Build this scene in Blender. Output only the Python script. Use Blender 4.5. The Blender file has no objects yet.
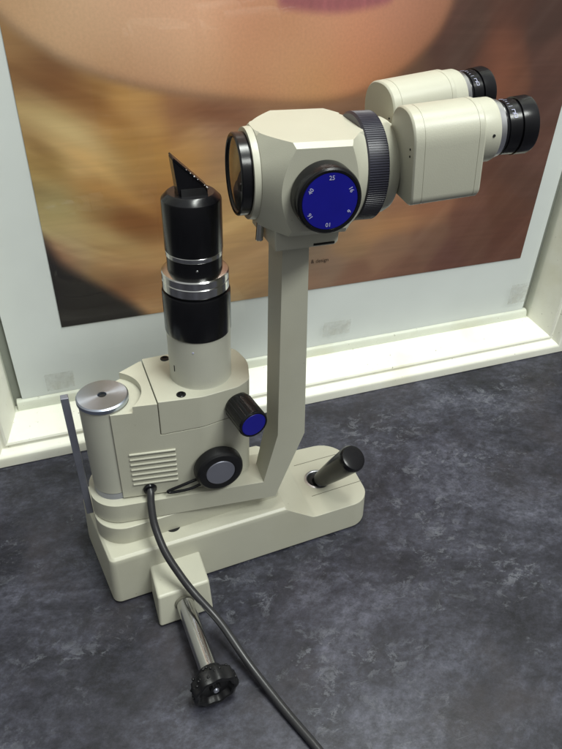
import bpy, bmesh, math, random
from mathutils import Vector, Matrix, noise
random.seed(7)
S = bpy.context.scene
# ---------------------------------------------------------------- camera
cam = bpy.data.objects.new('camera', bpy.data.cameras.new('camera'))
S.collection.objects.link(cam)
R = Matrix(((0.9386, -0.1796, 0.2946), (-0.3438, -0.5580, 0.7553), (0.0287, -0.8102, -0.5855)))
right, up, back = R.col[0], -R.col[1], -R.col[2]
M4 = Matrix((right, up, back)).transposed().to_4x4()
M4.translation = (0, 0, 0.46)
cam.matrix_world = M4
cam.data.sensor_fit = 'HORIZONTAL'; cam.data.sensor_width = 36
cam.data.lens = 36 * 633 / 562
cam.data.clip_start = 0.01; cam.data.clip_end = 50
S.camera = cam
S.view_settings.view_transform = 'Standard'; S.view_settings.look = 'None'
S.view_settings.exposure = 0.0; S.view_settings.gamma = 1
# ---------------------------------------------------------------- world: dim room light, pale ceiling above, darker below
W = bpy.data.worlds.new('World'); S.world = W; W.use_nodes = True
nt = W.node_tree; bg = nt.nodes['Background']
tc = nt.nodes.new('ShaderNodeTexCoord'); sx = nt.nodes.new('ShaderNodeSeparateXYZ')
cr = nt.nodes.new('ShaderNodeValToRGB'); mr = nt.nodes.new('ShaderNodeMapRange')
nt.links.new(tc.outputs['Generated'], sx.inputs[0]); nt.links.new(sx.outputs['Z'], mr.inputs[0])
mr.inputs[1].default_value = -1; mr.inputs[2].default_value = 1
nt.links.new(mr.outputs[0], cr.inputs[0]); nt.links.new(cr.outputs[0], bg.inputs[0])
e = cr.color_ramp.elements
e[0].position = 0.0; e[0].color = (.10, .10, .10, 1)
e[1].position = 1.0; e[1].color = (.85, .9, .88, 1)
for p, c in ((.48, .16), (.62, .26), (.8, .6)):
    q = e.new(p); q.color = (c, c, c * .97, 1)
bg.inputs[1].default_value = 0.78

def area(name, loc, target, sx_, sy_, power, col):
    l = bpy.data.lights.new(name, 'AREA'); l.shape = 'RECTANGLE'; l.size = sx_; l.size_y = sy_
    l.energy = power; l.color = col
    o = bpy.data.objects.new(name, l); S.collection.objects.link(o); o.location = loc
    d = Vector(target) - Vector(loc)
    o.rotation_euler = d.to_track_quat('-Z', 'Y').to_euler()
    return o
# ceiling fluorescent fixtures of the room
area('ceiling_light', (0.45, 0.24, 2.3), (0.25, .36, 0), 1.0, .22, 37, (.96, 1, .94))
area('ceiling_light', (0.75, -0.75, 1.9), (.15, .35, .1), .9, .35, 30, (.97, 1, .95))

# ---------------------------------------------------------------- materials
def lin(c):
    return tuple((x/12.92 if x <= .04045 else ((x+.055)/1.055)**2.4) for x in [v/255 for v in c]) + (1,)
def mat(name, col, rough=.5, metal=0, var=.04, vscale=60, bump=0, bscale=900, coat=0, ior=1.5, rvar=.06, aniso=0):
    m = bpy.data.materials.new(name); m.use_nodes = True; n = m.node_tree; b = n.nodes['Principled BSDF']
    b.inputs['Metallic'].default_value = metal; b.inputs['IOR'].default_value = ior
    b.inputs['Coat Weight'].default_value = coat; b.inputs['Coat Roughness'].default_value = .1
    if max(col[:3]) < .02: b.inputs['Specular IOR Level'].default_value = .32
    t = n.nodes.new('ShaderNodeTexCoord'); nz = n.nodes.new('ShaderNodeTexNoise')
    nz.inputs['Scale'].default_value = vscale; nz.inputs['Detail'].default_value = 6; nz.inputs['Roughness'].default_value = .65
    n.links.new(t.outputs['Object'], nz.inputs['Vector'])
    r = n.nodes.new('ShaderNodeValToRGB'); r.color_ramp.elements[0].position = .3; r.color_ramp.elements[1].position = .7
    r.color_ramp.elements[0].color = tuple(max(0, x*(1-var)) for x in col[:3]) + (1,)
    r.color_ramp.elements[1].color = tuple(min(1, x*(1+var)) for x in col[:3]) + (1,)
    n.links.new(nz.outputs['Fac'], r.inputs[0]); n.links.new(r.outputs[0], b.inputs['Base Color'])
    q = n.nodes.new('ShaderNodeMapRange'); q.inputs[3].default_value = max(.02, rough-rvar); q.inputs[4].default_value = rough+rvar
    n.links.new(nz.outputs['Fac'], q.inputs[0]); n.links.new(q.outputs[0], b.inputs['Roughness'])
    if bump:
        z = n.nodes.new('ShaderNodeTexNoise'); z.inputs['Scale'].default_value = bscale; z.inputs['Detail'].default_value = 2
        n.links.new(t.outputs['Object'], z.inputs['Vector'])
        u = n.nodes.new('ShaderNodeBump'); u.inputs['Strength'].default_value = bump; u.inputs['Distance'].default_value = .0002
        n.links.new(z.outputs['Fac'], u.inputs['Height']); n.links.new(u.outputs[0], b.inputs['Normal'])
    return m
CREAM = mat('cream_enamel', (.475, .470, .385), .38, var=.025, vscale=35, bump=.25, bscale=1400, rvar=.05)
CREAM2 = mat('cream_enamel_tower', (.445, .445, .38), .40, var=.03, vscale=35, bump=.3, bscale=1500)
GROOVE = mat('groove_shadow_line', (.16, .155, .12), .7)
BLACK = mat('black_anodised', (.006, .006, .0075), .22, var=.12, bump=.06, bscale=1500, rvar=.03)
BLACKM = mat('black_satin', (.012, .012, .013), .42, var=.25, bump=.2)
RUBBER = mat('black_rubber', (.008, .008, .009), .42, var=.2, bump=.3)
KNURL = mat('dark_blue_grey_knurl', (.022, .022, .036), .36, var=.15)
BLUE = mat('blue_dial_plate', (.006, .006, .24), .3, var=.08)
WHITEINK = mat('white_ink', (.48, .49, .66), .6)
CHROME = mat('polished_steel', (.55, .55, .54), .17, metal=1, var=.05, rvar=.04)
BRIGHT = mat('bright_aluminium', (.80, .81, .83), .30, metal=1, var=.03)
DULL = mat('satin_aluminium', (.52, .53, .56), .34, metal=1, var=.05, bump=.15)
GREYCAP = mat('grey_cap', (.20, .205, .25), .42, metal=.5, var=.04)
DSTEEL = mat('dark_steel', (.30, .31, .37), .30, metal=.7, var=.1)
DARKGAP = mat('dark_gap', (.012, .012, .012), .8)
WHITEP = mat('white_frame_paint', (.84, .84, .74), .42, var=.05, vscale=18, bump=.35, bscale=260)
BACK = mat('grey_backing_board', (.30, .31, .27), .7)
def dirt(m, amt, th, stain):
    n = m.node_tree; L = n.links.new; b = n.nodes['Principled BSDF']; src = b.inputs['Base Color'].links[0].from_socket
    t = n.nodes.new('ShaderNodeTexCoord'); x = n.nodes.new('ShaderNodeTexNoise'); x.inputs['Scale'].default_value = 260; x.inputs['Detail'].default_value = 4
    y = n.nodes.new('ShaderNodeTexNoise'); y.inputs['Scale'].default_value = 14; y.inputs['Detail'].default_value = 6
    L(t.outputs['Object'], x.inputs[0]); L(t.outputs['Object'], y.inputs[0])
    a = n.nodes.new('ShaderNodeMapRange'); a.inputs[1].default_value = th; a.inputs[2].default_value = th+.05; a.inputs[4].default_value = .7; L(x.outputs[0], a.inputs[0])
    c = n.nodes.new('ShaderNodeMapRange'); c.inputs[1].default_value = .52; c.inputs[2].default_value = .75; c.inputs[4].default_value = amt; L(y.outputs[0], c.inputs[0])
    m1 = n.nodes.new('ShaderNodeMix'); m1.data_type = 'RGBA'; L(c.outputs[0], m1.inputs[0]); L(src, m1.inputs[6]); m1.inputs[7].default_value = stain
    m2 = n.nodes.new('ShaderNodeMix'); m2.data_type = 'RGBA'; L(a.outputs[0], m2.inputs[0]); L(m1.outputs[2], m2.inputs[6]); m2.inputs[7].default_value = (.22, .19, .13, 1)
    L(m2.outputs[2], b.inputs['Base Color'])
dirt(WHITEP, .6, .69, (.70, .67, .50, 1))
dirt(CREAM, .35, .735, (.40, .385, .29, 1)); dirt(CREAM2, .3, .74, (.38, .37, .29, 1))
# turned face of the metal disc: anisotropic rings
def turned():
    m = mat('turned_metal', (.50, .55, .64), .34, metal=1, var=.02)
    n = m.node_tree; b = n.nodes['Principled BSDF']
    b.inputs['Anisotropic'].default_value = .75
    tg = n.nodes.new('ShaderNodeTangent'); tg.direction_type = 'RADIAL'; tg.axis = 'Z'
    n.links.new(tg.outputs[0], b.inputs['Tangent'])
    return m
TURNED = turned()
# speckled slate laminate
def laminate():
    m = bpy.data.materials.new('slate_laminate'); m.use_nodes = True; n = m.node_tree; b = n.nodes['Principled BSDF']; L = n.links.new
    t = n.nodes.new('ShaderNodeTexCoord')
    def nz(scale, det, rough, dist=0, vec=None):
        x = n.nodes.new('ShaderNodeTexNoise'); x.inputs['Scale'].default_value = scale; x.inputs['Detail'].default_value = det
        x.inputs['Roughness'].default_value = rough; x.inputs['Distortion'].default_value = dist
        L(vec or t.outputs['Object'], x.inputs['Vector']); return x.outputs['Fac']
    def ramp(fac, stops):
        r = n.nodes.new('ShaderNodeValToRGB'); es = r.color_ramp.elements
        es[0].position, es[0].color = stops[0][0], stops[0][1]; es[1].position, es[1].color = stops[-1][0], stops[-1][1]
        for p, c in stops[1:-1]:
            q = es.new(p); q.color = c
        L(fac, r.inputs[0]); return r.outputs[0]
    def mix(fac, a, c, mode='MIX', f=None):
        x = n.nodes.new('ShaderNodeMix'); x.data_type = 'RGBA'; x.blend_type = mode
        if fac is not None: L(fac, x.inputs[0])
        else: x.inputs[0].default_value = f
        for s, v in ((x.inputs[6], a), (x.inputs[7], c)):
            if isinstance(v, tuple): s.default_value = v
            else: L(v, s)
        return x.outputs[2]
    mpa = n.nodes.new('ShaderNodeMapping'); mpa.inputs['Scale'].default_value = (1, 1.35, 1); mpa.inputs['Rotation'].default_value = (0, 0, .6)
    L(t.outputs['Object'], mpa.inputs[0]); va = mpa.outputs[0]
    base = ramp(nz(5.0, 12, .74, .35, va), [(.38, (.011, .0112, .0165, 1)), (.46, (.0215, .0218, .031, 1)), (.54, (.041, .042, .057, 1)), (.64, (.082, .084, .108, 1))])
    fine = ramp(nz(120, 8, .80, .1, va), [(.36, (.45, .45, .48, 1)), (.50, (1, 1, 1, 1)), (.64, (1.6, 1.6, 1.62, 1))])
    col = mix(None, base, fine, 'MULTIPLY', .9)
    mid = ramp(nz(24, 10, .78, .5, va), [(.40, (.72, .72, .75, 1)), (.50, (1, 1, 1, 1)), (.61, (1.32, 1.32, 1.32, 1))])
    col = mix(None, col, mid, 'MULTIPLY', .9)
    # crisp torn pale flakes, clustered
    fl = ramp(nz(62, 10, .80, .5, va), [(.54, (0, 0, 0, 1)), (.562, (1, 1, 1, 1))])
    gate = ramp(nz(6, 9, .72, .4, va), [(.47, (0, 0, 0, 1)), (.60, (.72, .72, .72, 1))])
    fg = mix(None, fl, gate, 'MULTIPLY', 1.0)
    col = mix(fg, col, (.128, .134, .155, 1))
    # warm dark areas and small dark pits
    rb = ramp(nz(4.5, 9, .70, .3, t.outputs['Object']), [(.52, (0, 0, 0, 1)), (.64, (.5, .5, .5, 1))])
    col = mix(rb, col, (.036, .030, .033, 1))
    dk = ramp(nz(19, 11, .78, .5, va), [(.56, (0, 0, 0, 1)), (.61, (.6, .6, .6, 1))])
    col = mix(dk, col, (.014, .014, .018, 1))
    # a few fine scratches
    mp2 = n.nodes.new('ShaderNodeMapping'); mp2.inputs['Scale'].default_value = (9, 170, 1); mp2.inputs['Rotation'].default_value = (0, 0, -.8)
    L(t.outputs['Object'], mp2.inputs[0])
    st = ramp(nz(1.3, 4, .55, 1.2, mp2.outputs[0]), [(.715, (0, 0, 0, 1)), (.76, (.32, .32, .32, 1))])
    col = mix(st, col, (.13, .135, .15, 1))
    L(col, b.inputs['Base Color'])
    q = n.nodes.new('ShaderNodeMapRange'); q.inputs[3].default_value = .30; q.inputs[4].default_value = .48; b.inputs['Specular IOR Level'].default_value = .38
    L(nz(30, 5, .6), q.inputs[0]); L(q.outputs[0], b.inputs['Roughness'])
    u = n.nodes.new('ShaderNodeBump'); u.inputs['Strength'].default_value = .25; u.inputs['Distance'].default_value = .0003
    L(nz(500, 3, .6), u.inputs['Height']); L(u.outputs[0], b.inputs['Normal'])
    return m
LAMINATE = laminate()
def glassmat():
    m = bpy.data.materials.new('thin_picture_glass'); m.use_nodes = True; n = m.node_tree; L = n.links.new
    n.nodes.remove(n.nodes['Principled BSDF']); out = n.nodes['Material Output']
    tr = n.nodes.new('ShaderNodeBsdfTransparent'); tr.inputs[0].default_value = (.985, .995, .99, 1)
    gl = n.nodes.new('ShaderNodeBsdfGlossy'); gl.inputs['Roughness'].default_value = .012
    fr = n.nodes.new('ShaderNodeFresnel'); fr.inputs[0].default_value = 1.5
    mx = n.nodes.new('ShaderNodeMixShader'); ge = n.nodes.new('ShaderNodeNewGeometry'); iv = n.nodes.new('ShaderNodeMath'); iv.operation = 'SUBTRACT'; iv.inputs[0].default_value = 1
    ml = n.nodes.new('ShaderNodeMath'); ml.operation = 'MULTIPLY'; L(ge.outputs['Backfacing'], iv.inputs[1]); L(iv.outputs[0], ml.inputs[0]); L(fr.outputs[0], ml.inputs[1]); L(ml.outputs[0], mx.inputs[0]); L(tr.outputs[0], mx.inputs[1]); L(gl.outputs[0], mx.inputs[2])
    L(mx.outputs[0], out.inputs[0]); return m
PGLASS = glassmat()
def lensmat():
    m = mat('coated_lens', (.035, .034, .032), .04, var=.1, ior=1.8, rvar=.01)
    return m
LENS = lensmat()

# ---------------------------------------------------------------- mesh helpers
COL = S.collection
def link(name, me, material, parent=None, smooth=35):
    o = bpy.data.objects.new(name, me); COL.objects.link(o)
    if material: me.materials.append(material)
    if parent: o.parent = parent
    if smooth:
        for p in me.polygons: p.use_smooth = True
        me.set_sharp_from_angle(angle=math.radians(smooth))
    return o
def frombm(name, bm, material, parent=None, smooth=35):
    bmesh.ops.recalc_face_normals(bm, faces=bm.faces)
    me = bpy.data.meshes.new(name); bm.to_mesh(me); bm.free()
    return link(name, me, material, parent, smooth)
def finish(o, bev=0, seg=3, ang=30):
    if bev:
        b = o.modifiers.new('bevel', 'BEVEL'); b.width = bev; b.segments = seg; b.limit_method = 'ANGLE'; b.angle_limit = math.radians(ang)
        for p in o.data.polygons: p.use_smooth = True
        at = o.data.attributes.get('sharp_edge')
        if at: o.data.attributes.remove(at)
        w = o.modifiers.new('wn', 'WEIGHTED_NORMAL'); w.keep_sharp = False; w.weight = 100
    return o
def apply(o):
    dg = bpy.context.evaluated_depsgraph_get(); dg.update()
    me = bpy.data.meshes.new_from_object(o.evaluated_get(dg)); old = o.data; o.modifiers.clear(); o.data = me
    return o
def rpoly(pts, n=8):
    """closed 2D polygon; each point (x, y[, radius]) is rounded"""
    out = []; N = len(pts)
    for i, p in enumerate(pts):
        r = p[2] if len(p) > 2 else 0
        P = Vector(p[:2])
        if not r: out.append(P); continue
        a = Vector(pts[i-1][:2]) - P; b = Vector(pts[(i+1) % N][:2]) - P
        a.normalize(); b.normalize(); h = a.angle(b) / 2
        t = r / math.tan(h); c = P + (a+b).normalized() * (r / math.sin(h))
        A = P + a*t - c; B = P + b*t - c
        a0 = math.atan2(A.y, A.x); da = math.atan2(B.y, B.x) - a0
        while da > math.pi: da -= 2*math.pi
        while da < -math.pi: da += 2*math.pi
        for k in range(n+1):
            s = a0 + da*k/n; out.append(c + Vector((math.cos(s), math.sin(s))) * r)
    return out
def offset(poly, d):
    """inset a ccw polygon by d"""
    out = []; N = len(poly)
    for i in range(N):
        a = (poly[i]-poly[i-1]); b = (poly[(i+1) % N]-poly[i])
        if a.length < 1e-9: a = b
        if b.length < 1e-9: b = a
        na = Vector((-a.y, a.x)).normalized(); nb = Vector((-b.y, b.x)).normalized()
        v = (na+nb); v.normalize(); k = max(.4, v.dot(na)); out.append(poly[i] + v*d/k)
    return out
def prism(loops):
    """loft closed loops of 3D points, capped"""
    bm = bmesh.new(); rows = [[bm.verts.new(p) for p in l] for l in loops]; n = len(rows[0])
    for a, b in zip(rows, rows[1:]):
        for i in range(n): bm.faces.new((a[i], a[(i+1) % n], b[(i+1) % n], b[i]))
    bm.faces.new(rows[0][::-1]); bm.faces.new(rows[-1]); return bm
def slab(poly, z0, z1, inset=0):
    p1 = offset(poly, inset) if inset else poly
    return prism([[(p.x, p.y, z0) for p in poly], [(p.x, p.y, z1) for p in p1]])
def frame(axis):
    z = Vector(axis).normalized(); u = Vector((0, 0, 1)) if abs(z.z) < .9 else Vector((0, 1, 0))
    x = u.cross(z).normalized(); y = z.cross(x); return x, y, z      # y is 'up' as far as possible
def lathe(prof, o, axis, seg=72, bm=None, rfun=None):
    """prof: list of (t, r) along axis; closed at r=0"""
    bm = bm or bmesh.new(); x, y, z = frame(axis); o = Vector(o); rows = []
    for t, r in prof:
        if r < 1e-7: rows.append([bm.verts.new(o+z*t)])
        else:
            row = []
            for i in range(seg):
                a = 2*math.pi*i/seg; rr = r*(rfun(a, t) if rfun else 1)
                row.append(bm.verts.new(o+z*t+(x*math.cos(a)+y*math.sin(a))*rr))
            rows.append(row)
    for a, b in zip(rows, rows[1:]):
        for i in range(seg):
            j = (i+1) % seg
            if len(a) == 1 and len(b) == 1: continue
            if len(a) == 1: bm.faces.new((a[0], b[i], b[j]))
            elif len(b) == 1: bm.faces.new((a[i], a[j], b[0]))
            else: bm.faces.new((a[i], a[j], b[j], b[i]))
    return bm
def L_(name, prof, o, axis, material, parent, seg=72, smooth=28, rfun=None):
    return frombm(name, lathe(prof, o, axis, seg, rfun=rfun), material, parent, smooth)
def cyl(name, o, axis, r, h, material, parent, ch=.0006, seg=64):
    return L_(name, [(0, 0), (0, r-ch), (ch, r), (h-ch, r), (h, r-ch), (h, 0)], o, axis, material, parent, seg)
def boxbm(c, s, bm=None, rot=0):
    bm = bm or bmesh.new(); m = Matrix.Translation(c) @ Matrix.Rotation(rot, 4, 'Z') @ Matrix.Diagonal((*s, 1))
    bmesh.ops.create_cube(bm, size=1, matrix=m); return bm
def boolean(o, cutter, op):
    m = o.modifiers.new('b', 'BOOLEAN'); m.object = cutter; m.operation = op; m.solver = 'EXACT'
    apply(o); me = cutter.data; bpy.data.objects.remove(cutter); bpy.data.meshes.remove(me)
    bm = bmesh.new(); bm.from_mesh(o.data); bmesh.ops.remove_doubles(bm, verts=bm.verts, dist=2e-5)
    bmesh.ops.dissolve_degenerate(bm, edges=bm.edges, dist=1e-5); bm.to_mesh(o.data); bm.free()
    return o
def spline(pts, k=10):
    P = [Vector(p) for p in pts]; P = [P[0]*2-P[1]] + P + [P[-1]*2-P[-2]]; out = []
    for i in range(1, len(P)-2):
        for j in range(k):
            t = j/k; a, b, c, d = P[i-1:i+3]
            out.append(.5*((2*b)+(c-a)*t+(2*a-5*b+4*c-d)*t*t+(3*b-a-3*c+d)*t**3))
    out.append(P[-2]); return out
def tube(pts, r, seg=14, closed=False, bm=None):
    bm = bm or bmesh.new(); rows = []; N = len(pts); prev = None
    for i, p in enumerate(pts):
        a = pts[(i-1) % N] if closed else pts[max(i-1, 0)]; b = pts[(i+1) % N] if closed else pts[min(i+1, N-1)]
        t = (b-a).normalized()
        if prev is None: x = t.orthogonal().normalized()
        else: x = (prev - t*prev.dot(t)).normalized()
        prev = x; y = t.cross(x)
        rows.append([bm.verts.new(p+(x*math.cos(2*math.pi*k/seg)+y*math.sin(2*math.pi*k/seg))*r) for k in range(seg)])
    M = N if closed else N-1
    for i in range(M):
        a, b = rows[i], rows[(i+1) % N]
        for k in range(seg): bm.faces.new((a[k], a[(k+1) % seg], b[(k+1) % seg], b[k]))
    if not closed: bm.faces.new(rows[0][::-1]); bm.faces.new(rows[-1])
    return bm
def tag(o, label=None, cat=None, group=None, kind=None):
    if label: o['label'] = label
    if cat: o['category'] = cat
    if group: o['group'] = group
    if kind: o['kind'] = kind
    return o

# ---------------------------------------------------------------- setting: laminate surface and wall
bm = bmesh.new()
boxbm((.3, -.28, -.02), (4.2, 1.70, .04), bm)
top = frombm('countertop', bm, LAMINATE, None, 0); tag(top, kind='structure')
WALLM = mat('wall_plaster', (.55, .55, .5), .8, var=.03)
w = frombm('wall', boxbm((.3, .615, 1.0), (4.2, .04, 2.5)), WALLM, None, 0); tag(w, kind='structure')

# ---------------------------------------------------------------- picture frame (mitred moulding), glass and backing
X0, X1, Z0, Z1 = -.0825, .587, .0228, 1.02       # front inner opening
# profile: w = distance outward from the opening's front inner edge, y = depth position
prof = [(-.0100, .5735), (-.0098, .5715), (-.0085, .5660), (-.0078, .5645), (-.0030, .5490), (-.0018, .5465), (0, .5410), (.0012, .5385), (.0035, .5372), (.0055, .5385),
        (.0070, .5385), (.0085, .5350), (.0100, .5310), (.0120, .5285), (.0145, .5275), (.0226, .5275), (.0226, .594), (-.0100, .594)]
def ring(wd, y):
    return [(X0-wd, y, Z0-wd), (X1+wd, y, Z0-wd), (X1+wd, y, Z1+wd), (X0-wd, y, Z1+wd)]
fr = bpy.data.objects.new('picture_frame', None); COL.objects.link(fr); fr.location = (.25, .5275, 0)
tag(fr, 'white painted mitred picture frame standing at the back of the dark countertop', 'picture frame')
PF = Matrix.Translation((-.25, -.5275, 0))
bm = bmesh.new(); n = len(prof); rows = [[bm.verts.new(p) for p in ring(*q)] for q in prof]
for i in range(n):
    a, b = rows[i], rows[(i+1) % n]
    for k in range(4): bm.faces.new((a[k], a[(k+1) % 4], b[(k+1) % 4], b[k]))
bm.transform(PF @ Matrix.Translation((0, 0, .0003)))
mo = frombm('moulding', bm, WHITEP, fr, 32)
bv = mo.modifiers.new('bevel', 'BEVEL'); bv.width = .0005; bv.segments = 2; bv.limit_method = 'ANGLE'; bv.angle_limit = math.radians(50)
gl = frombm('glass', slab([Vector(p) for p in ((-.0735, .0325), (.5775, .0325), (.5775, 1.01), (-.0735, 1.01))], -.0005, .0005), PGLASS, None, 0)
gl.data.transform(PF @ Matrix.Translation((0, .5725, 0)) @ Matrix.Rotation(math.pi/2, 4, 'X')); gl.parent = fr
bk = frombm('backing_board', boxbm((.252, .586, .52), (.668, .006, .98)), BACK, None, 0); bk.data.transform(PF); bk.parent = fr
# white bead that the glass sits behind, along the bottom
sl = frombm('spacer_strip', prism([[(x, .5735, .0315), (x, .5738, .0385), (x, .5752, .0425), (x, .5775, .0440), (x, .5815, .0440), (x, .5815, .0315)] for x in (-.0695, .5745)]), WHITEP, None, 30); sl.data.transform(PF); sl.parent = fr; finish(sl, .0008, 2)

# ---------------------------------------------------------------- poster: printed sheet, its photograph painted as vertex colours
P_BG = [(-0.0052, 0.3645, 135, 95, 55), (0.0012, 0.3782, 140, 100, 60), (0.0131, 0.364, 105, 65, 35), (0.0256, 0.349, 110, 68, 38), (-0.0, 0.3536, 125, 85, 50), (0.0473, 0.3367, 135, 90, 45), (-0.0013, 0.3276, 150, 115, 70), (0.0073, 0.3114, 155, 120, 75), (0.0198, 0.3147, 165, 130, 80), (0.0348, 0.3335, 140, 95, 50), (0.0701, 0.3238, 160, 110, 55), (0.0947, 0.3143, 165, 115, 60), (0.1212, 0.3169, 140, 90, 55), (0.1529, 0.3177, 120, 75, 50), (0.1524, 0.3022, 150, 105, 80), (0.1381, 0.2944, 165, 120, 75), (0.0758, 0.2987, 165, 118, 60), (0.0409, 0.2927, 165, 120, 70), (0.0261, 0.3037, 178, 145, 98), (0.0062, 0.2826, 150, 115, 60), (0.0352, 0.282, 182, 144, 90), (0.0555, 0.2742, 155, 115, 65), (0.0817, 0.272, 160, 115, 60), (0.0024, 0.2612, 140, 115, 70), (0.0077, 0.2425, 150, 130, 85), (0.0261, 0.2498, 150, 110, 60), (0.0489, 0.2568, 150, 105, 55), (0.0699, 0.2454, 140, 95, 50), (0.0886, 0.2483, 150, 100, 50), (0.0676, 0.2244, 118, 72, 36), (0.0861, 0.2223, 125, 75, 35), (0.0414, 0.2341, 140, 105, 60), (0.0167, 0.2177, 155, 130, 90), (0.0382, 0.21, 150, 115, 70), (0.0651, 0.2016, 145, 105, 60), (0.0888, 0.1985, 150, 105, 60), (0.0136, 0.1981, 150, 120, 85), (0.0433, 0.1783, 150, 110, 70), (0.0707, 0.1634, 150, 105, 65), (0.0835, 0.1386, 150, 105, 65), (0.0502, 0.1554, 125, 80, 50), (-0.0007, 0.1929, 130, 80, 60), (0.1613, 0.2838, 150, 110, 75), (0.1703, 0.2352, 160, 120, 75), (0.1697, 0.1936, 165, 125, 80), (0.1856, 0.1693, 160, 120, 80), (0.1744, 0.1418, 155, 120, 80), (0.197, 0.1322, 150, 115, 80), (0.1699, 0.2096, 165, 125, 75), (0.2535, 0.1658, 125, 100, 80), (0.2787, 0.1443, 130, 100, 80), (0.2557, 0.1292, 135, 100, 80), (0.2999, 0.1773, 140, 105, 75), (0.3223, 0.1919, 155, 110, 75), (0.358, 0.1993, 150, 100, 70), (0.3516, 0.1587, 140, 100, 75), (0.3955, 0.201, 140, 90, 65), (0.4025, 0.1644, 125, 85, 65), (0.4506, 0.1891, 115, 70, 55), (0.4582, 0.1574, 110, 68, 52), (0.4951, 0.2023, 105, 62, 45), (0.5171, 0.1501, 105, 60, 45), (0.5094, 0.2244, 95, 58, 45), (0.3687, 0.1313, 120, 78, 60), (0.3049, 0.128, 125, 85, 65), (0.4342, 0.1414, 105, 62, 50), (0.3775, 0.3529, 90, 60, 50), (0.4054, 0.378, 85, 55, 45), (0.3806, 0.3908, 95, 60, 50), (0.4465, 0.3943, 85, 50, 40), (0.4967, 0.3852, 80, 50, 42), (0.4446, 0.3599, 105, 60, 45), (0.466, 0.3269, 120, 70, 50), (0.509, 0.349, 95, 58, 48), (0.5158, 0.31, 95, 58, 48), (0.5267, 0.2568, 100, 60, 48), (0.3569, 0.3448, 105, 70, 50), (0.3167, 0.3242, 135, 90, 60), (0.2861, 0.3122, 125, 85, 60), (0.3886, 0.4484, 80, 50, 42), (0.4746, 0.45, 75, 48, 40)]
P_FACE = [(-0.0053, 0.3982, 150, 120, 90), (0.011, 0.3915, 165, 138, 110), (0.0084, 0.378, 160, 130, 95), (0.0293, 0.3706, 165, 135, 105), (0.0327, 0.3912, 172, 145, 118), (0.0617, 0.3839, 178, 148, 120), (0.0588, 0.3626, 165, 135, 105), (0.057, 0.3493, 140, 105, 75), (0.1017, 0.3903, 180, 145, 118), (0.099, 0.3614, 172, 142, 115), (0.0973, 0.3423, 155, 115, 85), (0.1426, 0.3898, 182, 145, 120), (0.1412, 0.3601, 178, 145, 115), (0.149, 0.3361, 160, 120, 88), (0.1856, 0.3966, 165, 120, 95), (0.1766, 0.3668, 165, 122, 92), (0.2129, 0.3737, 168, 125, 95), (0.2043, 0.342, 172, 135, 105), (0.1951, 0.3273, 150, 105, 70), (0.242, 0.357, 172, 130, 95), (0.2435, 0.3319, 160, 120, 80), (0.2501, 0.3807, 170, 125, 100), (0.29, 0.372, 170, 120, 95), (0.2825, 0.3474, 165, 115, 80), (0.3218, 0.363, 160, 112, 85), (0.325, 0.3416, 140, 95, 60), (0.3402, 0.3792, 150, 105, 85), (0.3591, 0.391, 135, 95, 75), (0.3585, 0.3663, 120, 80, 55), (0.3266, 0.3992, 160, 115, 95), (0.0697, 0.4425, 185, 150, 125), (0.1856, 0.4447, 180, 145, 120), (0.3191, 0.4472, 150, 105, 85)]
P_JAW = [(-0.0314, 0.4171), (-0.0102, 0.3918), (0.0048, 0.3781), (0.0178, 0.3695), (0.0279, 0.3628), (0.057, 0.3493), (0.0968, 0.3376), (0.1398, 0.33), (0.2145, 0.3204), (0.2646, 0.3196), (0.3055, 0.3283), (0.3406, 0.3445), (0.3687, 0.3695), (0.3806, 0.3908), (0.3848, 0.4107), (0.3852, 0.4626), (0.3821, 0.5155)]
P_LIP = [(0.2103, 0.4022), (0.2149, 0.3978), (0.2397, 0.3946), (0.2682, 0.3936), (0.2969, 0.3971), (0.318, 0.4031), (0.3044, 0.4153), (0.2655, 0.4224), (0.2293, 0.4194), (0.2101, 0.4094)]
P_DARK = [(-0.0134, 0.2204), (-0.0096, 0.2131), (-0.0007, 0.1929), (0.015, 0.1771), (0.0361, 0.1598), (0.0582, 0.1393), (0.07, 0.1256), (0.0907, 0.0987)]
import numpy as np
PX0, PX1, PZ0, PZ1 = -.0108, .5405, .1232, .985
BLOBS = [(0.021, 0.3122, 0.045, 0.011, -0.55, (190, 165, 118), 0.75), (0.0433, 0.2796, 0.035, 0.008, -0.7, (190, 152, 98), 0.7), (0.0005, 0.2957, 0.02, 0.008, -0.9, (120, 88, 48), 0.5), (0.0722, 0.2239, 0.035, 0.013, -0.15, (112, 68, 34), 0.7), (0.0615, 0.2509, 0.05, 0.007, -0.5, (172, 125, 70), 0.5), (0.0073, 0.2407, 0.02, 0.02, -0.6, (150, 135, 92), 0.5), (0.0348, 0.2184, 0.05, 0.01, -0.45, (165, 140, 98), 0.6), (0.0358, 0.3396, 0.05, 0.01, -0.55, (112, 70, 36), 0.6), (0.1483, 0.3179, 0.045, 0.009, -0.2, (108, 66, 44), 0.6), (0.1187, 0.278, 0.03, 0.02, -0.3, (172, 122, 62), 0.5), (0.18, 0.1469, 0.06, 0.012, 0.0, (168, 128, 85), 0.5), (0.2736, 0.2086, 0.05, 0.014, 0.2, (150, 108, 72), 0.4), (0.3472, 0.189, 0.05, 0.012, 0.15, (165, 120, 80), 0.6), (0.4075, 0.2055, 0.05, 0.01, 0.1, (140, 92, 66), 0.4), (0.0488, 0.1443, 0.05, 0.006, -0.6, (135, 90, 60), 0.4), (0.4497, 0.3416, 0.02, 0.05, 0.2, (128, 76, 55), 0.5), (0.3723, 0.3786, 0.012, 0.05, 0.1, (74, 46, 38), 0.6)]
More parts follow.
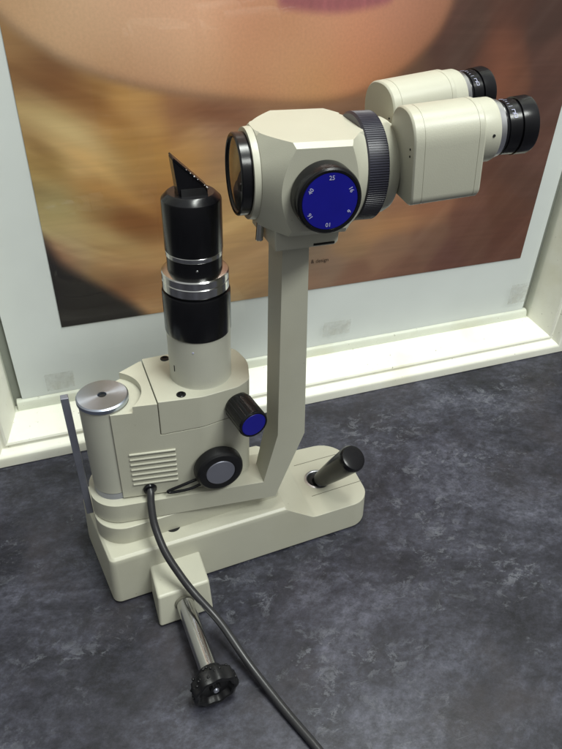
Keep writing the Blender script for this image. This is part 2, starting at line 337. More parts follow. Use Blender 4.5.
def paint(nx, nz_):
    xs = np.linspace(PX0, PX1, nx); zs = np.linspace(PZ0, PZ1, nz_); X, Zz = np.meshgrid(xs, zs); X = X.ravel(); Zz = Zz.ravel()
    def rbf(tab, s0):
        T = np.array(tab, float); d2 = (X[:, None]-T[None, :, 0])**2 + (Zz[:, None]-T[None, :, 1])**2
        wgt = np.exp(-d2/(2*s0**2)) + 2e-3*np.exp(-d2/(18*s0**2)) + 1e-5/(1+d2/s0**2); wgt /= wgt.sum(1, keepdims=True); return wgt @ T[:, 2:5]
    def inside(poly):
        c = np.zeros(len(X), bool); n = len(poly)
        for i in range(n):
            (x1, z1), (x2, z2) = poly[i], poly[(i+1) % n]
            if z1 == z2: continue
            k = ((z1 > Zz) != (z2 > Zz)) & (X < (x2-x1)*(Zz-z1)/(z2-z1)+x1); c ^= k
        return c
    def dist(poly, closed):
        d = np.full(len(X), 9.); n = len(poly)
        for i in range(n if closed else n-1):
            a = np.array(poly[i]); b = np.array(poly[(i+1) % n]); ab = b-a
            t = np.clip(((X-a[0])*ab[0]+(Zz-a[1])*ab[1])/(ab@ab+1e-12), 0, 1)
            d = np.minimum(d, np.hypot(X-a[0]-t*ab[0], Zz-a[1]-t*ab[1]))
        return d
    def sm(a): a = np.clip(a, 0, 1); return (a*a*(3-2*a))[:, None]
    J = [tuple(v) for v in (p[:] for p in smooth2(P_JAW))]
    fp = [(-.3, J[0][1])] + J + [(J[-1][0], 1.3), (-.3, 1.3)]
    sd = np.where(inside(fp), 1, -1)*dist(J, False)
    bgc = rbf(P_BG, .0105)*(1-.14*np.clip((X-.25)/.2, 0, 1))[:, None]; fc = rbf(P_FACE, .020)*np.array([1.07, 1.03, 1.03])
    bgc = bgc*.86+bgc.mean(1, keepdims=True)*.14
    # soft out-of-focus locks of hair: pale and dark bands that bend across the print
    wv = Zz + .35*X - 1.6*X*X + .012*np.sin(X*22)
    st = np.array([noise.noise((a*5, b*34, 0)) + .45*noise.noise((a*11+4, b*95, 3)) + .22*noise.noise((a*26, b*260, 7)) for a, b in zip(X, wv)])
    fade = np.clip(1.15-X/.34, .35, 1)
    bgc = bgc*(1+(.13*st*fade)[:, None]) + (np.maximum(st, 0)*fade)[:, None]*np.array([14, 20, 20])
    for (bx, bz, ax_, az_, rot_b, cc, k_) in BLOBS:
        cu, su = math.cos(rot_b), math.sin(rot_b); du = (X-bx)*cu+(Zz-bz)*su; dv = -(X-bx)*su+(Zz-bz)*cu
        dv = dv + du*du*2.2
        g = (k_*np.exp(-(du/ax_)**2-(dv/az_)**2))[:, None]; bgc = bgc+(np.array(cc)-bgc)*g
    fc = fc*(1-.22*np.exp(-(np.maximum(sd, 0)/.006)**2)[:, None])
    col = bgc + (fc-bgc)*sm(.5+sd/.010)
    Lp = smooth2(P_LIP + [P_LIP[0]]); sl_ = np.where(inside(Lp), 1, -1)*dist(Lp, True)
    lipc = np.array([138, 78, 84])*(1+.10*np.array([noise.noise((a*160, b*25, 1)) for a, b in zip(X, Zz)]))[:, None]
    col = col + (lipc-col)*sm(.45+sl_/.010)*.9
    D = smooth2(P_DARK); dp = [(-.3, D[0][1])] + D + [(D[-1][0], 0), (-.3, 0)]
    dd = np.where(inside(dp), 1, -1)*dist(D, False)
    col = col + (np.array([30, 26, 27])-col)*sm(.5+dd/.016)
    mot = np.array([noise.noise((a*14, b*14, 5)) for a, b in zip(X, Zz)])
    col = col*(1+.03*mot[:, None])
    global HAIR
    HAIR = 1-np.clip(sm(.5+sd/.010)+sm(.45+sl_/.010)+sm(.5+dd/.016), 0, 1)
    c = np.clip(col, 0, 255)/255; c = np.where(c <= .04045, c/12.92, ((c+.055)/1.055)**2.4)
    return xs, zs, c
def smooth2(pts):
    return [(p.x, p.y) for p in spline([(a, b, 0) for a, b in pts], 6)]
NX, NZ = 300, 430
xs, zs, pc = paint(NX, NZ)
YP = .5765
verts = [(x, 0, z) for z in zs for x in xs]
faces = [(j*NX+i, j*NX+i+1, (j+1)*NX+i+1, (j+1)*NX+i) for j in range(NZ-1) for i in range(NX-1)]
po = bpy.data.objects.new('poster', None); COL.objects.link(po); po.location = (.25, YP+.0004, .0442)
tag(po, 'large framed poster of a close-up face and golden hair behind glass, with a white border', 'poster')
me = bpy.data.meshes.new('printed_picture'); me.from_pydata(verts, [], faces)
ca = me.color_attributes.new('print', 'FLOAT_COLOR', 'POINT')
ca.data.foreach_set('color', np.concatenate([pc*1.62, HAIR], 1).astype(np.float32).ravel())
pm = bpy.data.materials.new('printed_photo_paper'); pm.use_nodes = True; pn = pm.node_tree; pb = pn.nodes['Principled BSDF']
at = pn.nodes.new('ShaderNodeAttribute'); at.attribute_name = 'print'
_t = pn.nodes.new('ShaderNodeTexCoord'); _m = pn.nodes.new('ShaderNodeMapping'); _m.inputs['Rotation'].default_value = (0, -.55, 0); _m.inputs['Scale'].default_value = (9, 1, 170)
_z = pn.nodes.new('ShaderNodeTexNoise'); _z.inputs['Scale'].default_value = 1; _z.inputs['Detail'].default_value = 5; _z.inputs['Distortion'].default_value = .6
pn.links.new(_t.outputs['Object'], _m.inputs[0]); pn.links.new(_m.outputs[0], _z.inputs[0])
_f = pn.nodes.new('ShaderNodeTexNoise'); _f.inputs['Scale'].default_value = 420; _f.inputs['Detail'].default_value = 3; pn.links.new(_t.outputs['Object'], _f.inputs[0])
_a = pn.nodes.new('ShaderNodeMapRange'); _a.inputs[1].default_value = .25; _a.inputs[2].default_value = .75; _a.inputs[3].default_value = .915; _a.inputs[4].default_value = 1.085; pn.links.new(_z.outputs[0], _a.inputs[0])
_b = pn.nodes.new('ShaderNodeMapRange'); _b.inputs[1].default_value = .3; _b.inputs[2].default_value = .7; _b.inputs[3].default_value = .95; _b.inputs[4].default_value = 1.05; pn.links.new(_f.outputs[0], _b.inputs[0])
_x = pn.nodes.new('ShaderNodeMix'); _x.data_type = 'FLOAT'; pn.links.new(at.outputs['Alpha'], _x.inputs[0]); pn.links.new(_b.outputs[0], _x.inputs[2]); pn.links.new(_a.outputs[0], _x.inputs[3])
_v = pn.nodes.new('ShaderNodeVectorMath'); _v.operation = 'SCALE'; pn.links.new(at.outputs['Color'], _v.inputs[0]); pn.links.new(_x.outputs[0], _v.inputs['Scale'])
pn.links.new(_v.outputs[0], pb.inputs['Base Color']); pb.inputs['Roughness'].default_value = .5
pic = link('printed_picture', me, pm, po, 0); pic.location = (-.25, -.0004, -.0442)
PAPER = mat('poster_paper', (.82, .835, .83), .6, var=.035, vscale=9, bump=.2, bscale=40)
NXs = 40
bm = bmesh.new(); bmesh.ops.create_grid(bm, x_segments=60, y_segments=40, size=.5)
for v in bm.verts:
    x = -.0635+(v.co.x+.5)*.632; z = .0442+(v.co.y+.5)*.94
    edge = min(1, min(z-.0442, .568-x, x+.0635)/.03)
    v.co = (x-.25, .0005+.0018*(1-edge)*(.5+.5*noise.noise((x*7, 0, z*7))), z-.0442)
sh = frombm('paper_border', bm, PAPER, po, 180)
def text(body, size, loc, rot, material, name, parent, align='CENTER', ext=.00005, bold=False):
    c = bpy.data.curves.new('t', 'FONT'); c.body = body; c.size = size; c.extrude = ext; c.align_x = align; c.align_y = 'CENTER'; c.resolution_u = 3
    t = bpy.data.objects.new('t', c); COL.objects.link(t); t.matrix_world = Matrix.Translation(loc) @ rot
    dg = bpy.context.evaluated_depsgraph_get(); dg.update(); me = bpy.data.meshes.new_from_object(t.evaluated_get(dg))
    me.transform(t.matrix_world); bpy.data.objects.remove(t); return link(name, me, material, parent, 0)
INK = mat('dark_printed_ink', (.05, .025, .015), .6)
tx = text('& design', .0062, (.2655-.25, -.0006, .1575-.0442), Matrix.Rotation(math.pi/2, 4, 'X'), INK, 'caption', po)
# old tape ghosts stuck on the glass
TAPE = bpy.data.materials.new('old_tape_residue'); TAPE.use_nodes = True; tn = TAPE.node_tree; tb = tn.nodes['Principled BSDF']
tb.inputs['Base Color'].default_value = (.46, .44, .35, 1); tb.inputs['Roughness'].default_value = .5
_n = tn.nodes.new('ShaderNodeTexNoise'); _n.inputs['Scale'].default_value = 130; _n.inputs['Detail'].default_value = 5; _r = tn.nodes.new('ShaderNodeMapRange')
_c = tn.nodes.new('ShaderNodeTexCoord'); tn.links.new(_c.outputs['Object'], _n.inputs[0])
_r.inputs[1].default_value = .35; _r.inputs[2].default_value = .68; _r.inputs[3].default_value = .04; _r.inputs[4].default_value = .36
tn.links.new(_n.outputs[0], _r.inputs[0]); tn.links.new(_r.outputs[0], tb.inputs['Alpha'])
for (x0, x1, z0, z1, rot_, lb) in ((-.037, -.009, .053, .0735, .0, 'faded square tape mark at the lower left of the poster glass'),
                          (.274, .309, .0600, .0790, .03, 'faded square tape mark on the glass just right of the microscope column'),
                          (.535, .563, .060, .088, .0, 'faint tape mark in the lower right corner of the poster glass')):
    bm = bmesh.new(); nn = 14
    vs = [bm.verts.new(((i/nn-.5)*(x1-x0)+.0008*noise.noise((i, j, x0*90)), 0, (j/nn-.5)*(z1-z0)+.0008*noise.noise((j, i, x0*70)))) for j in range(nn+1) for i in range(nn+1)]
    for j in range(nn):
        for i in range(nn): bm.faces.new((vs[j*(nn+1)+i], vs[j*(nn+1)+i+1], vs[(j+1)*(nn+1)+i+1], vs[(j+1)*(nn+1)+i]))
    tp = frombm('tape_mark', bm, TAPE, None, 0); tp.location = ((x0+x1)/2, .5717, (z0+z1)/2); tp.rotation_euler = (0, rot_, 0)
    tag(tp, lb, 'tape mark', 'tape marks on the glass')

# ================================================================ the slit lamp
A = bpy.data.objects.new('slit_lamp', None); COL.objects.link(A)
tag(A, 'cream slit lamp microscope with black eyepieces and a blue numbered dial on the dark countertop', 'slit lamp')
V = Vector
# ---- base casting
foot = rpoly([(-.0080, .3322, .007), (.2285, .3446, .020), (.2320, .4295, .026), (-.0240, .4310, .020)], 8)
loops = []
for z, i in ((.0006, .0012), (.0022, 0), (.046, .0016), (.0495, .0024), (.0512, .0046)):
    q = offset(foot, i); loops.append([(p.x, p.y, z) for p in q])
base = frombm('base', prism(loops), CREAM, A)
cut = frombm('cut', prism([[(x, y, z) for x, z in ((.1475, .0545), (.1425, .0505), (.1690, .0312), (.1730, .0306), (.29, .0306), (.29, .08), (.1475, .08))] for y in (.28, .48)]), None)
boolean(base, cut, 'DIFFERENCE')
cut = frombm('cut', lathe([(0, 0), (0, .0105), (.03, .0105), (.03, 0)], (.1905, .3850, .022), (0, 0, 1), 48), None)
boolean(base, cut, 'DIFFERENCE')
# pocket the pivot block turns in
finish(base, .0014, 3, 28)
seam = frombm('panel_seam', boxbm((.2035, .3680, .03065), (.052, .0005, .0004), None, .07), GROOVE, base, 0)
seam.data.name = 'panel_seam'
frombm('panel_seam', boxbm((.1985, .4095, .03065), (.045, .0005, .0004), None, .05), GROOVE, base, 0)
# ---- side bracket with locking shaft
br = frombm('side_bracket', prism([[(.0219, .345, .0008), (.0655, .345, .0008), (.0645, .345, .0330), (.0232, .345, .0330)],
                                   [(.0219, .3000, .0008), (.0662, .3020, .0008), (.0652, .3075, .0318), (.0235, .3050, .0318)]]), CREAM, A)
finish(br, .0022, 4)
sa = V((.0435, .304, .0190)); sd_ = (V((.0478, .238, .0182)) - sa).normalized()
L_('collar', [(0, 0), (0, .0078), (.0012, .0078), (.0014, .0072), (.0014, 0)], sa-sd_*.0002, sd_, GROOVE, br)  # dark ring added for the rim of the hole the shaft leaves
sh_ = cyl('locking_shaft', sa, sd_, .0068, .066, CHROME, A)
kn = sa + sd_*.0605
lob = lambda a, t: 1 + (.045*math.cos(9*a) if .003 < t < .0185 else 0)
lk = L_('locking_knob', [(0, 0), (0, .0085), (.003, .0095), (.0045, .0125), (.0075, .0160), (.0150, .0165), (.0172, .0158), (.0178, .0140), (.0172, .0125), (.0150, .0118), (.0135, .0105), (.0130, .004), (.0150, .0036), (.0155, .0024), (.0155, 0)], kn, sd_, RUBBER, A, 90, 30, lob)
bm = bmesh.new(); x_, y_, z_ = frame(sd_)
rr = random.Random(3)
for i in range(54):
    a = rr.random()*6.283; t = .005+rr.random()*.010
    bmesh.ops.create_uvsphere(bm, u_segments=8, v_segments=5, radius=.0011, matrix=Matrix.Translation(kn+sd_*t+(x_*math.cos(a)+y_*math.sin(a))*.0160))
gr = frombm('grip_studs', bm, RUBBER, lk)
L_('hub_screw', [(0, 0), (0, .0022), (.0012, .0018), (.0012, .0008), (.0004, 0)], kn+sd_*.0156, sd_, DSTEEL, lk, 24)
# ---- pivot block (lower plate, in line with the base)
pb_ = rpoly([(-.0110, .3465, .024), (.1420, .3580, .004), (.1420, .3960, .004), (-.0110, .4120, .024)], 10)
pv = frombm('pivot_block', slab(pb_, .0500, .0690), CREAM, A); finish(pv, .0008, 2)
frombm('oil_slot', lathe([(0, 0), (0, .0062), (.0006, .0062), (.0006, 0)], (.0475, .3545, .05115), (0, 0, 1), 32), DARKGAP, base)
# ---- microscope arm: plate, kneed riser and column in one casting
fy = lambda x: .3535 - (x-.0225)*.0972           # front plane of the arm
dirA = V((1, -.0972, 0)).normalized(); nA = V((.0972, 1, 0)).normalized()
plate = rpoly([(-.0110, .3563, .024), (.108, fy(.108)), (.108, .372), (.075, .400, .02), (-.0110, .4110, .024)], 12)
arm = frombm('microscope_arm', slab(plate, .0698, .0884), CREAM, A)
side = [(.060, .0698), (.1325, .0698), (.1543, .1352), (.1488, .3000), (.1317, .3000), (.1328, .1368), (.1222, .0884), (.060, .0884)]
col_ = frombm('col', prism([[(x + (.0972*.5*d if x > .12 and (x > .14 or z < .1) else -.06*d), fy(x)+d, z) for x, z in side] for d in (0, .0225)]), None)
boolean(arm, col_, 'UNION'); finish(arm, .0012, 3, 25)
# grub screw at knee
# ---- pivot column with turned metal cap, next to it the flat steel rod
P0 = V((.0106, .3797, 0))
pc_ = cyl('pivot_column', P0+V((0, 0, .0940)), (0, 0, 1), .0176, .0800, CREAM2, A, .0008)
L_('foot_ring', [(0, 0), (0, .0174), (.0060, .0174), (.0060, 0)], P0+V((0, 0, .0883)), (0, 0, 1), DSTEEL, pc_)
mk = frombm('index_mark', boxbm((P0.x+.0076, P0.y-.0159, .0965), (.0006, .0008, .0065)), DARKGAP, pc_, 0)
cap = L_('metal_cap', [(0, 0), (0, .0180), (.0006, .0186), (.0034, .0186), (.0044, .0176), (.0044, .0033), (.0020, .0030), (.0020, 0)], (0, 0, 0), (0, 0, 1), TURNED, pc_, 96)
cap.location = P0+V((0, 0, .1740))
L_('socket', [(0, 0), (0, .0029), (.0005, .0029), (.0005, 0)], P0+V((0, 0, .17625)), (0, 0, 1), DARKGAP, pc_, 6)
rod = frombm('steel_rod', prism([[(-.0142+a, .384+b, .060) for a, b in ((-.0026, -.0026), (.0026, -.0026), (.0026, .0026), (-.0026, .0026))],
                                 [(-.0152+a, .388+b, .1765) for a, b in ((-.0028, -.0028), (.0028, -.0028), (.0028, .0028), (-.0028, .0028))]]), DSTEEL, A); finish(rod, .0005, 2)
# ---- lamp housing
hp = [(.0130, .3607), (.0480, .3560, .02), (.0780, .3527, .03), (.1060, .3565, .012), (.1165, .3630, .010), (.1225, .3860, .03), (.1175, .4085, .012), (.0830, .4150, .03), (.0440, .4135, .012), (.0230, .4010), (.0040, .3960)]
hpoly = rpoly(hp, 8)
lh = frombm('lamp_housing', slab(hpoly, .0900, .1785), CREAM, A)
cut = frombm('cut', lathe([(0, 0), (0, .0278), (.03, .0278), (.03, 0)], P0+V((0, 0, .1728)), (0, 0, 1), 96), None)
boolean(lh, cut, 'DIFFERENCE')
cut = frombm('cut', lathe([(0, 0), (0, .0182), (.09, .0182), (.09, 0)], P0+V((0, 0, .0885)), (0, 0, 1), 96), None)
boolean(lh, cut, 'DIFFERENCE')
# upper cover: same outline, right of the seam
cv = frombm('housing_cover', slab(hpoly, .1500, .1800), CREAM, A)
wedge = lambda g: prism([[(x, y, z) for x, y in ((.0478-g, .30), (.20, .30), (.20, .46), (.0440-g, .46))] for z in (.1500-g, .21)])
def tilted(g):
    bm = wedge(g)
    for v in bm.verts:
        if v.co.z < .2: v.co.z += (v.co.x-.048)*.07
    return frombm('cut', bm, None)
boolean(lh, tilted(.0006), 'DIFFERENCE'); finish(lh, .0009, 3, 28)
boolean(cv, tilted(0), 'INTERSECT'); cv.parent = lh; finish(cv, .0011, 3, 28)
# louvres
dv = V((1, -.10, 0)).normalized(); nv = V((-.10, -1, 0)).normalized()
bm = bmesh.new()
def hface(x):  # y of the housing front near the vents
    return .3607-(x-.013)*(.3607-.3560)/.035
for i in range(7):
    z0 = .1032+i*.0051; xa = .0218; xb = .0555
    p = [V((x, hface(x)-.0003, z0)) for x in (xa, (xa+xb)/2, xb)]
    tube(p, .0010, 10, bm=bm)
lv = frombm('vent', bm, CREAM, lh, 60)
bm = bmesh.new()
for i in range(7):
    z0 = .1016+i*.0051; xa = .0218; xb = .0555
    q = [V((xa, hface(xa)-.00012, z0)), V((xb, hface(xb)-.00012, z0))]
    bmesh.ops.create_cube(bm, size=1, matrix=Matrix.Translation((q[0]+q[1])/2) @ Matrix.Rotation(math.atan2(q[1].y-q[0].y, q[1].x-q[0].x), 4, 'Z') @ Matrix.Diagonal((xb-xa, .0004, .0006, 1)))
frombm('vent_shade_strips', bm, mat('cream_vent_shade', (.30, .30, .245), .6), lh, 0)  # darker cream strips: subtle shade beneath each ridge, put into the colour
for x, y in ((.0621, .4085), (.0640, .3600)):
    s_ = L_('screw', [(0, 0), (0, .0036), (.0010, .0034), (.0014, .0028), (.0014, .0019), (.0006, .0016), (.0006, 0)], (x, y, .1795), (0, 0, 1), BLACK, lh, 32)
# ---- illumination tube
T0 = V((.0845, .3835, .1785)); Zx = V((0, 0, 1))
tw = L_('tube_base', [(0, 0), (0, .0240), (.0012, .0232), (.003, .0230), (.0395, .0230), (.0420, .0225), (.0420, 0)], T0, Zx, CREAM2, A)
_d = V((.0744-.0845, .361-.3835, 0)).normalized()
L_('set_screw', [(0, 0), (0, .0008), (.0003, .0006), (.0003, 0)], T0+_d*.0229+V((0, 0, .0335)), _d, WHITEINK, tw, 16)
_d = V((-.92, -.39, 0)).normalized()
frombm('index_mark', boxbm(tuple(T0+_d*.0230+V((0, 0, .015))), (.0007, .0007, .005)), DARKGAP, tw, 0)
st_ = L_('slit_barrel', [(.0415, 0), (.0415, .0232), (.0425, .0236), (.0725, .0236), (.0735, .0232), (.0740, .0215), (.0750, .0215), (.0750, 0)], T0, Zx, BLACK, A)
L_('silver_ring', [(.0750, 0), (.0750, .0224), (.0758, .0229), (.0815, .0229), (.0820, .0224), (.0824, .0224), (.0828, .0229), (.0870, .0229), (.0878, .0222), (.0885, .0195), (.0885, 0)], T0, Zx, CHROME, st_)
ut = L_('mirror_barrel', [(.0880, 0), (.0880, .0186), (.0992, .0186), (.0992, 0)], T0, Zx, BLACK, A)
L_('silver_band', [(.0992, 0), (.0992, .0188), (.0996, .0191), (.1022, .0191), (.1026, .0188), (.1026, 0)], T0, Zx, CHROME, ut)
L_('upper_sleeve', [(.1026, 0), (.1026, .0190), (.1032, .0193), (.1360, .0193), (.1370, .0190), (.1402, .0158), (.1408, .0148), (.1408, 0)], T0, Zx, BLACK, ut)
_d = V((-.15, -1, 0)).normalized()
L_('set_screw', [(0, 0), (0, .0009), (.0003, .0006), (.0003, 0)], T0+_d*.0185+V((0, 0, .0940)), _d, CHROME, ut, 16)
# 45 degree mirror prism on top
zt = T0.z+.1405
mir = frombm('mirror_prism', prism([[(.0752, y, zt), (.0935, y, zt), (.0935, y, zt+.0030), (.0738, y, zt+.0222), (.0728, y, zt+.0222)] for y in (.3760, .3880)]), BLACK, A); finish(mir, .0003, 2)
frombm('mirror_glass', prism([[(.0938, y, zt+.0031), (.0943, y, zt+.0038), (.0736, y, zt+.0238), (.0728, y, zt+.0230)] for y in (.3755, .3880)]), BLACK, mir)
bm = bmesh.new()
for i in range(8):
    t = random.random(); q = V((.0940, .3749, zt+.0036)).lerp(V((.0735, .3749, zt+.0233)), t)
    bmesh.ops.create_icosphere(bm, subdivisions=1, radius=random.uniform(.0003, .0008), matrix=Matrix.Translation(q))
frombm('chipped_edge', bm, BRIGHT, mir)
frombm('mirror_seat', prism([[(.0765, .3738, zt-.0005), (.0935, .3738, zt-.0005), (.0915, .3748, zt+.0045), (.0765, .3748, zt+.0045)], [(.0765, .3758, zt-.0005), (.0935, .3758, zt-.0005), (.0915, .3758, zt+.0045), (.0765, .3758, zt+.0045)]]), BLACKM, mir)
# ---- knobs on the housing
flute = lambda n_, d_, t0, t1: (lambda a, t: 1 - (d_ if (t0 < t < t1 and math.cos(n_*a) < -.2) else 0))
ka = V((.1055, .3560, .1630)); kd = V((.17, -.985, -.02)).normalized()
ck = L_('control_knob', [(-.006, 0), (-.006, .0095), (0, .0108), (.0015, .0114), (.0016, .0114), (.0235, .0114), (.0236, .0114), (.0250, .0108), (.0250, .0097), (.0246, .0096), (.0236, 0)], ka, kd, BLACK, A, 144, 25, flute(20, .045, .0014, .02255))
L_('blue_insert', [(0, 0), (0, .0095), (.0003, .0092), (.0003, 0)], ka+kd*.0247, kd, BLUE, ck)
kb = V((.0862, .3540, .1120)); kd2 = V((.02, -1, 0)).normalized()
fk = L_('focus_knob', [(-.003, 0), (-.003, .0140), (.0015, .0150), (.0018, .0180), (.0035, .0192), (.0080, .0192), (.0108, .0182), (.0120, .0166), (.0124, .0130), (.0122, .0119), (.0118, .0117), (.0118, 0)], kb, kd2, RUBBER, A)
L_('grey_insert', [(0, 0), (0, .0115), (.0006, .0111), (.0006, 0)], kb+kd2*.0118, kd2, GREYCAP, fk)
# thin wire loop lever beside it
lp = spline([(.0740, .3505, .1030), (.0640, .3500, .1015), (.0560, .3505, .0990), (.0480, .3518, .0957), (.0462, .3518, .0944), (.0490, .3512, .0936), (.0580, .3495, .0945), (.0660, .3485, .0962), (.0740, .3490, .0985)], 8)
frombm('wire_lever', tube(lp, .0012, 10), BLACK, A, 60)
# ---- power cable
gm = L_('cable_grommet', [(0, 0), (0, .0050), (.001, .0054), (.0025, .0050), (.0028, .0036), (.0028, 0)], (.0335, .3585, .0968), (0, -1, -.15), BLACK, A, 40)
cp = spline([(.0335, .3600, .0968), (.0333, .3548, .0955), (.0318, .3478, .0880), (.0316, .3375, .0760), (.0352, .3225, .0620), (.0428, .3082, .0480), (.0507, .2960, .0370), (.0650, .2755, .0215), (.0780, .2422, .0095), (.0922, .2053, .0042), (.1044, .1740, .0033), (.1130, .1480, .0033), (.1230, .1180, .0033), (.1400, .0700, .0033), (.165, .010, .0033)], 12)
cb = frombm('power_cable', tube(cp, .0030, 18), mat('black_cable_pvc', (.022, .022, .024), .33, var=.15, bump=.15), A, 60)
# ---- joystick
jb = V((.1905, .3850, .0285)); jt = V((.2055, .3500, .0870)); jd = (V((.2055, .3500, .0870))-V((.1905, .3820, .0335))).normalized()
L_('joystick_socket', [(0, 0), (0, .0100), (.0015, .0095), (.0006, .0080), (-.0016, .0060), (-.0016, 0)], jb+V((0, 0, .0012)), Zx, RUBBER, A)
L_('socket_ring', [(0, .0100), (.0006, .0098), (.0010, .0104), (.0006, .0122), (0, .0122)], jb+V((0, 0, .0016)), Zx, DULL, A)
j0 = V((.1905, .3820, .0310)); Lj = (jt-j0).length
L_('joystick', [(-.004, 0), (-.006, .0050), (.004, .0052), (.0045, .0070), (.012, .0080), (.035, .0102), (Lj-.006, .0118), (Lj-.0025, .0118), (Lj-.0006, .0108), (Lj, .0086), (Lj+.0003, 0)], j0, jd, BLACK, A)
# ---- microscope head
hc = V((.145, .3550, .3360)); ax = V((1, 0, 0))
hx0, hx1, hy, hz = .1155, .1780, .0380, .0268
pr = [(hc.y-hy, hc.z-hz+.004), (hc.y-hy+.004, hc.z-hz), (hc.y+hy-.004, hc.z-hz), (hc.y+hy, hc.z-hz+.004), (hc.y+hy, hc.z+hz-.0025), (hc.y+hy-.0035, hc.z+hz), (hc.y-hy+.0035, hc.z+hz), (hc.y-hy, hc.z+hz-.0025)]
hd = frombm('microscope_head', prism([[(x, y, z) for y, z in pr] for x in (hx0, hx1)]), CREAM, A)
cut = frombm('cut', lathe([(0, 0), (0, .0268), (.0222, .0476), (.0300, .0500), (.0495, .0476), (.0590, .0360), (.0635, .0300), (.0635, 0)], (hx0-.0005, hc.y, hc.z), ax, 128), None)
boolean(hd, cut, 'INTERSECT')
for v in hd.data.vertices:
    if hx0+.002 < v.co.x < hx1-.003: v.co.x += .09*(v.co.y-hc.y)
finish(hd, .0009, 3, 18)
sb = frombm('head_support', prism([[(x, y, z) for x, z in ((.1215, .3120), (.1225, .2965), (.1615, .2965), (.1635, .2985), (.1640, .3120))] for y in (.3300, .3760)]), CREAM, A); finish(sb, .0009, 3)
frombm('slot', boxbm((.1540, .3299, .2983), (.0140, .0006, .0013)), DARKGAP, sb, 0)
ts = cyl('thumb_screw', (.1195, .3500, .3090), (-.10, -.1, -1), .0024, .0125, CHROME, A, .0005, 24)
fl_ = L_('head_flange', [(0, 0), (0, .0262), (.0030, .0266), (.0045, .0266), (.0045, 0)], (hx0-.0040, hc.y, hc.z), ax, CREAM, hd)
ob = L_('objective_ring', [(.0006, .0214), (.0002, .0218), (0, .0224), (.0003, .0232), (.0010, .0238), (.0060, .0238), (.0062, .0234), (.0066, .0234), (.0068, .0238), (.0080, .0238), (.0080, 0)], (hx0-.0110, hc.y, hc.z), ax, BLACK, A)
L_('ring_lining', [(.0006, .0214), (.0016, .0208), (.0018, 0)], (hx0-.0110, hc.y, hc.z), ax, BLACKM, ob)
L_('objective_lens', [(.0014, .0207), (.0008, .0150), (.0004, .0080), (.0002, 0)], (hx0-.0110, hc.y, hc.z), ax, LENS, ob)
# magnification dial
md = V((.1475, .3170, .3350)); m_d = V((.0, -1, -.02)).normalized()
mk_ = L_('magnification_knob', [(-.001, 0), (-.001, .0180), (.0, .0185), (.0008, .0192), (.0100, .0192), (.0118, .0186), (.0125, .0176), (.0125, .0164), (.0121, .0162), (.0121, 0)], md, m_d, BLACK, A, 96)
df = L_('dial_face', [(0, 0), (0, .0161), (.0003, .0159), (.0003, 0)], md+m_d*.0121, m_d, BLUE, mk_)
fx, fy_, fz = frame(m_d)   # fy_ up, looking from the front: right = -fx or fx
rt = V((1, 0, 0)); upv = m_d.cross(rt)*-1
if upv.z < 0: upv = -upv
for body, deg in (('25', 0), ('16', 62), ('6', 118), ('10', 180), ('16', 236), ('40', 300)):
    a = math.radians(deg); rad = rt*math.sin(a)+upv*math.cos(a)
    p = md + m_d*.01250 + rad*.0132
    yv = rad; xv = yv.cross(m_d); R3 = Matrix((xv, yv, m_d)).transposed().to_4x4()
    text(body, .0034, p, R3, WHITEINK, 'numeral', mk_)
# knurled ring and collar
kr = L_('knurled_ring', [(0, 0), (0, .0308), (.0010, .0322), (.0012, .0322), (.0128, .0322), (.0130, .0322), (.0140, .0308), (.0140, 0)], (hx1-.0010, hc.y, hc.z), ax, KNURL, A, 840, 25, lambda a, t: 1 - (.012 if (.0011 < t < .0129 and math.cos(140*a) < 0) else 0))
L_('collar', [(0, 0), (0, .0285), (.0060, .0285), (.0090, .0270), (.0105, .0235), (.0105, 0)], (hx1+.0125, hc.y, hc.z), ax, CREAM, A)
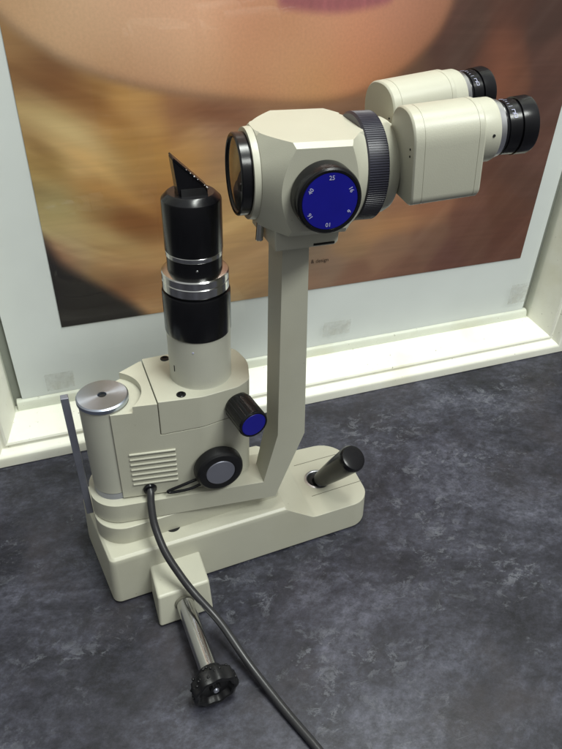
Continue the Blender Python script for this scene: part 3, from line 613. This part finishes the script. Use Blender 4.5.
# binocular prism housings and eyepieces
def binocular(p0, p1, marks, flip):
    p0, p1 = V(p0), V(p1); d = (p1-p0).normalized(); Lh = (p1-p0).length
    z = (V((0, 0, 1))-d*d.z).normalized(); y = z.cross(d)
    r = .0186; sec = []
    for i in range(25): a = math.pi*i/24; sec.append((r*math.copysign(abs(math.cos(a))**.86, math.cos(a)), r*abs(math.sin(a))**.86))
    hb = .0335
    for i in range(9): a = math.pi+math.pi/2*i/8; sec.append((-r+.006+.006*math.cos(a), -hb+.006+.006*math.sin(a)))
    for i in range(9): a = 1.5*math.pi+math.pi/2*i/8; sec.append((r-.006+.006*math.cos(a), -hb+.006+.006*math.sin(a)))
    def sect(t, s=1): return [tuple(p0+d*t+y*(u*s)+z*(v*s if v > 0 else v-(s-1)*.0186)) for u, v in sec]
    h = frombm('prism_housing', prism([sect(0, .955), sect(.0003, .975), sect(.0012, 1), sect(.0016, 1), sect(.0060, 1.0), sect(.0062, 1.0), sect(.00625, .990), sect(.0065, .990), sect(.00655, 1.0), sect(.0068, 1.0), sect(Lh-.0044, 1.0), sect(Lh-.0042, 1), sect(Lh-.00415, .990), sect(Lh-.0039, .990), sect(Lh-.00385, 1.0), sect(Lh-.0036, 1.0), sect(Lh-.0014, 1), sect(Lh-.0010, 1), sect(Lh, .965)]), CREAM, A, 24)
    e = L_('eyepiece_tube', [(Lh-.001, 0), (Lh-.001, .0180), (Lh+.0085, .0178), (Lh+.0100, .0172), (Lh+.0100, 0)], p0, d, CREAM, h)
    L_('silver_ring', [(Lh+.0100, 0), (Lh+.0100, .0170), (Lh+.0118, .0164), (Lh+.0140, .0158), (Lh+.0138, 0)], p0, d, BRIGHT, h)
    ep = L_('eyepiece', [(Lh+.0139, 0), (Lh+.0139, .0150), (Lh+.0150, .0152), (Lh+.0165, .0147), (Lh+.0167, .0152), (Lh+.0235, .0156), (Lh+.0237, .0151), (Lh+.0245, .0151), (Lh+.0247, .0161), (Lh+.0325, .0163), (Lh+.0342, .0156), (Lh+.0346, .0145), (Lh+.0346, .0120), (Lh+.0315, .0105), (Lh+.0315, 0)], p0, d, BLACK, A, 96)
    # engraved scale: short white ticks and figures around the collar
    bm = bmesh.new()
    for k in range(7):
        a = math.radians(62+k*9); ll = .0014 if k % 3 else .0024
        n_ = z*math.sin(a)-y*math.cos(a)*flip
        q = p0+d*(Lh+.0175+ll/2)+n_*.0153
        ti = d.cross(n_); m = Matrix((d, ti, n_)).transposed().to_4x4(); m.translation = q
        bmesh.ops.create_cube(bm, size=1, matrix=m @ Matrix.Diagonal((ll, .0002, .0002, 1)))
    for k, (a_, t_) in enumerate(((38, .0230), (48, .0222))):
        a = math.radians(a_); n_ = z*math.sin(a)-y*math.cos(a)*flip; ti = d.cross(n_)
        for du, dv_, su, sv in ((0, .0011, .0018, .0003), (0, -.0011, .0018, .0003), (.0009, 0, .0003, .0022), (-.0009, 0, .0003, .0022))[: 4 if k == 0 else 3]:
            m = Matrix((d, ti, n_)).transposed().to_4x4(); m.translation = p0+d*(Lh+t_-.003+du)+n_*.0154+ti*dv_
            bmesh.ops.create_cube(bm, size=1, matrix=m @ Matrix.Diagonal((su, sv, .0003, 1)))
    frombm('scale_marks', bm, WHITEINK, ep, 0)
    # small grub screw hole on tube and two on the inner end
    n_ = (-y*flip*0+z*.1-y*1.0).normalized()
    if (n_.y > 0): n_ = (z*.1+y).normalized()
    L_('grub_screw', [(0, 0), (0, .0009), (.0004, .0008), (.0004, 0)], p0+d*(Lh+.0050)+n_*.0178, n_, DARKGAP, h, 16)
    for dz in (-.001, -.0050):
        L_('grub_screw', [(0, 0), (0, .0007), (.0003, .0006), (.0003, 0)], p0+z*dz+y*(-.013 if n_.dot(y) < 0 else .013)*1.0-d*0.0, -d, DARKGAP, h, 12)
    return h
binocular((.1960, .3250, .3580), (.2380, .3195, .3620), 0, 1)
binocular((.2130, .3870, .3585), (.2610, .3905, .3630), 0, 1)
frombm('binocular_bridge', boxbm((.2045, .3555, .3420), (.012, .040, .030)), CREAM, A)

# the microscope swings slightly on its column: turn head, dial, rings and eyepieces together
_piv = Matrix.Translation((hc.x, hc.y, 0)); _rot = _piv @ Matrix.Rotation(math.radians(-4), 4, 'Z') @ _piv.inverted()
for o in list(A.children):
    if o.name.split('.')[0] in ('microscope_head', 'objective_ring', 'magnification_knob', 'knurled_ring', 'collar'):
        o.data.transform(_rot)
        for c in o.children:
            c.data.transform(_rot)
            for g in c.children: g.data.transform(_rot)
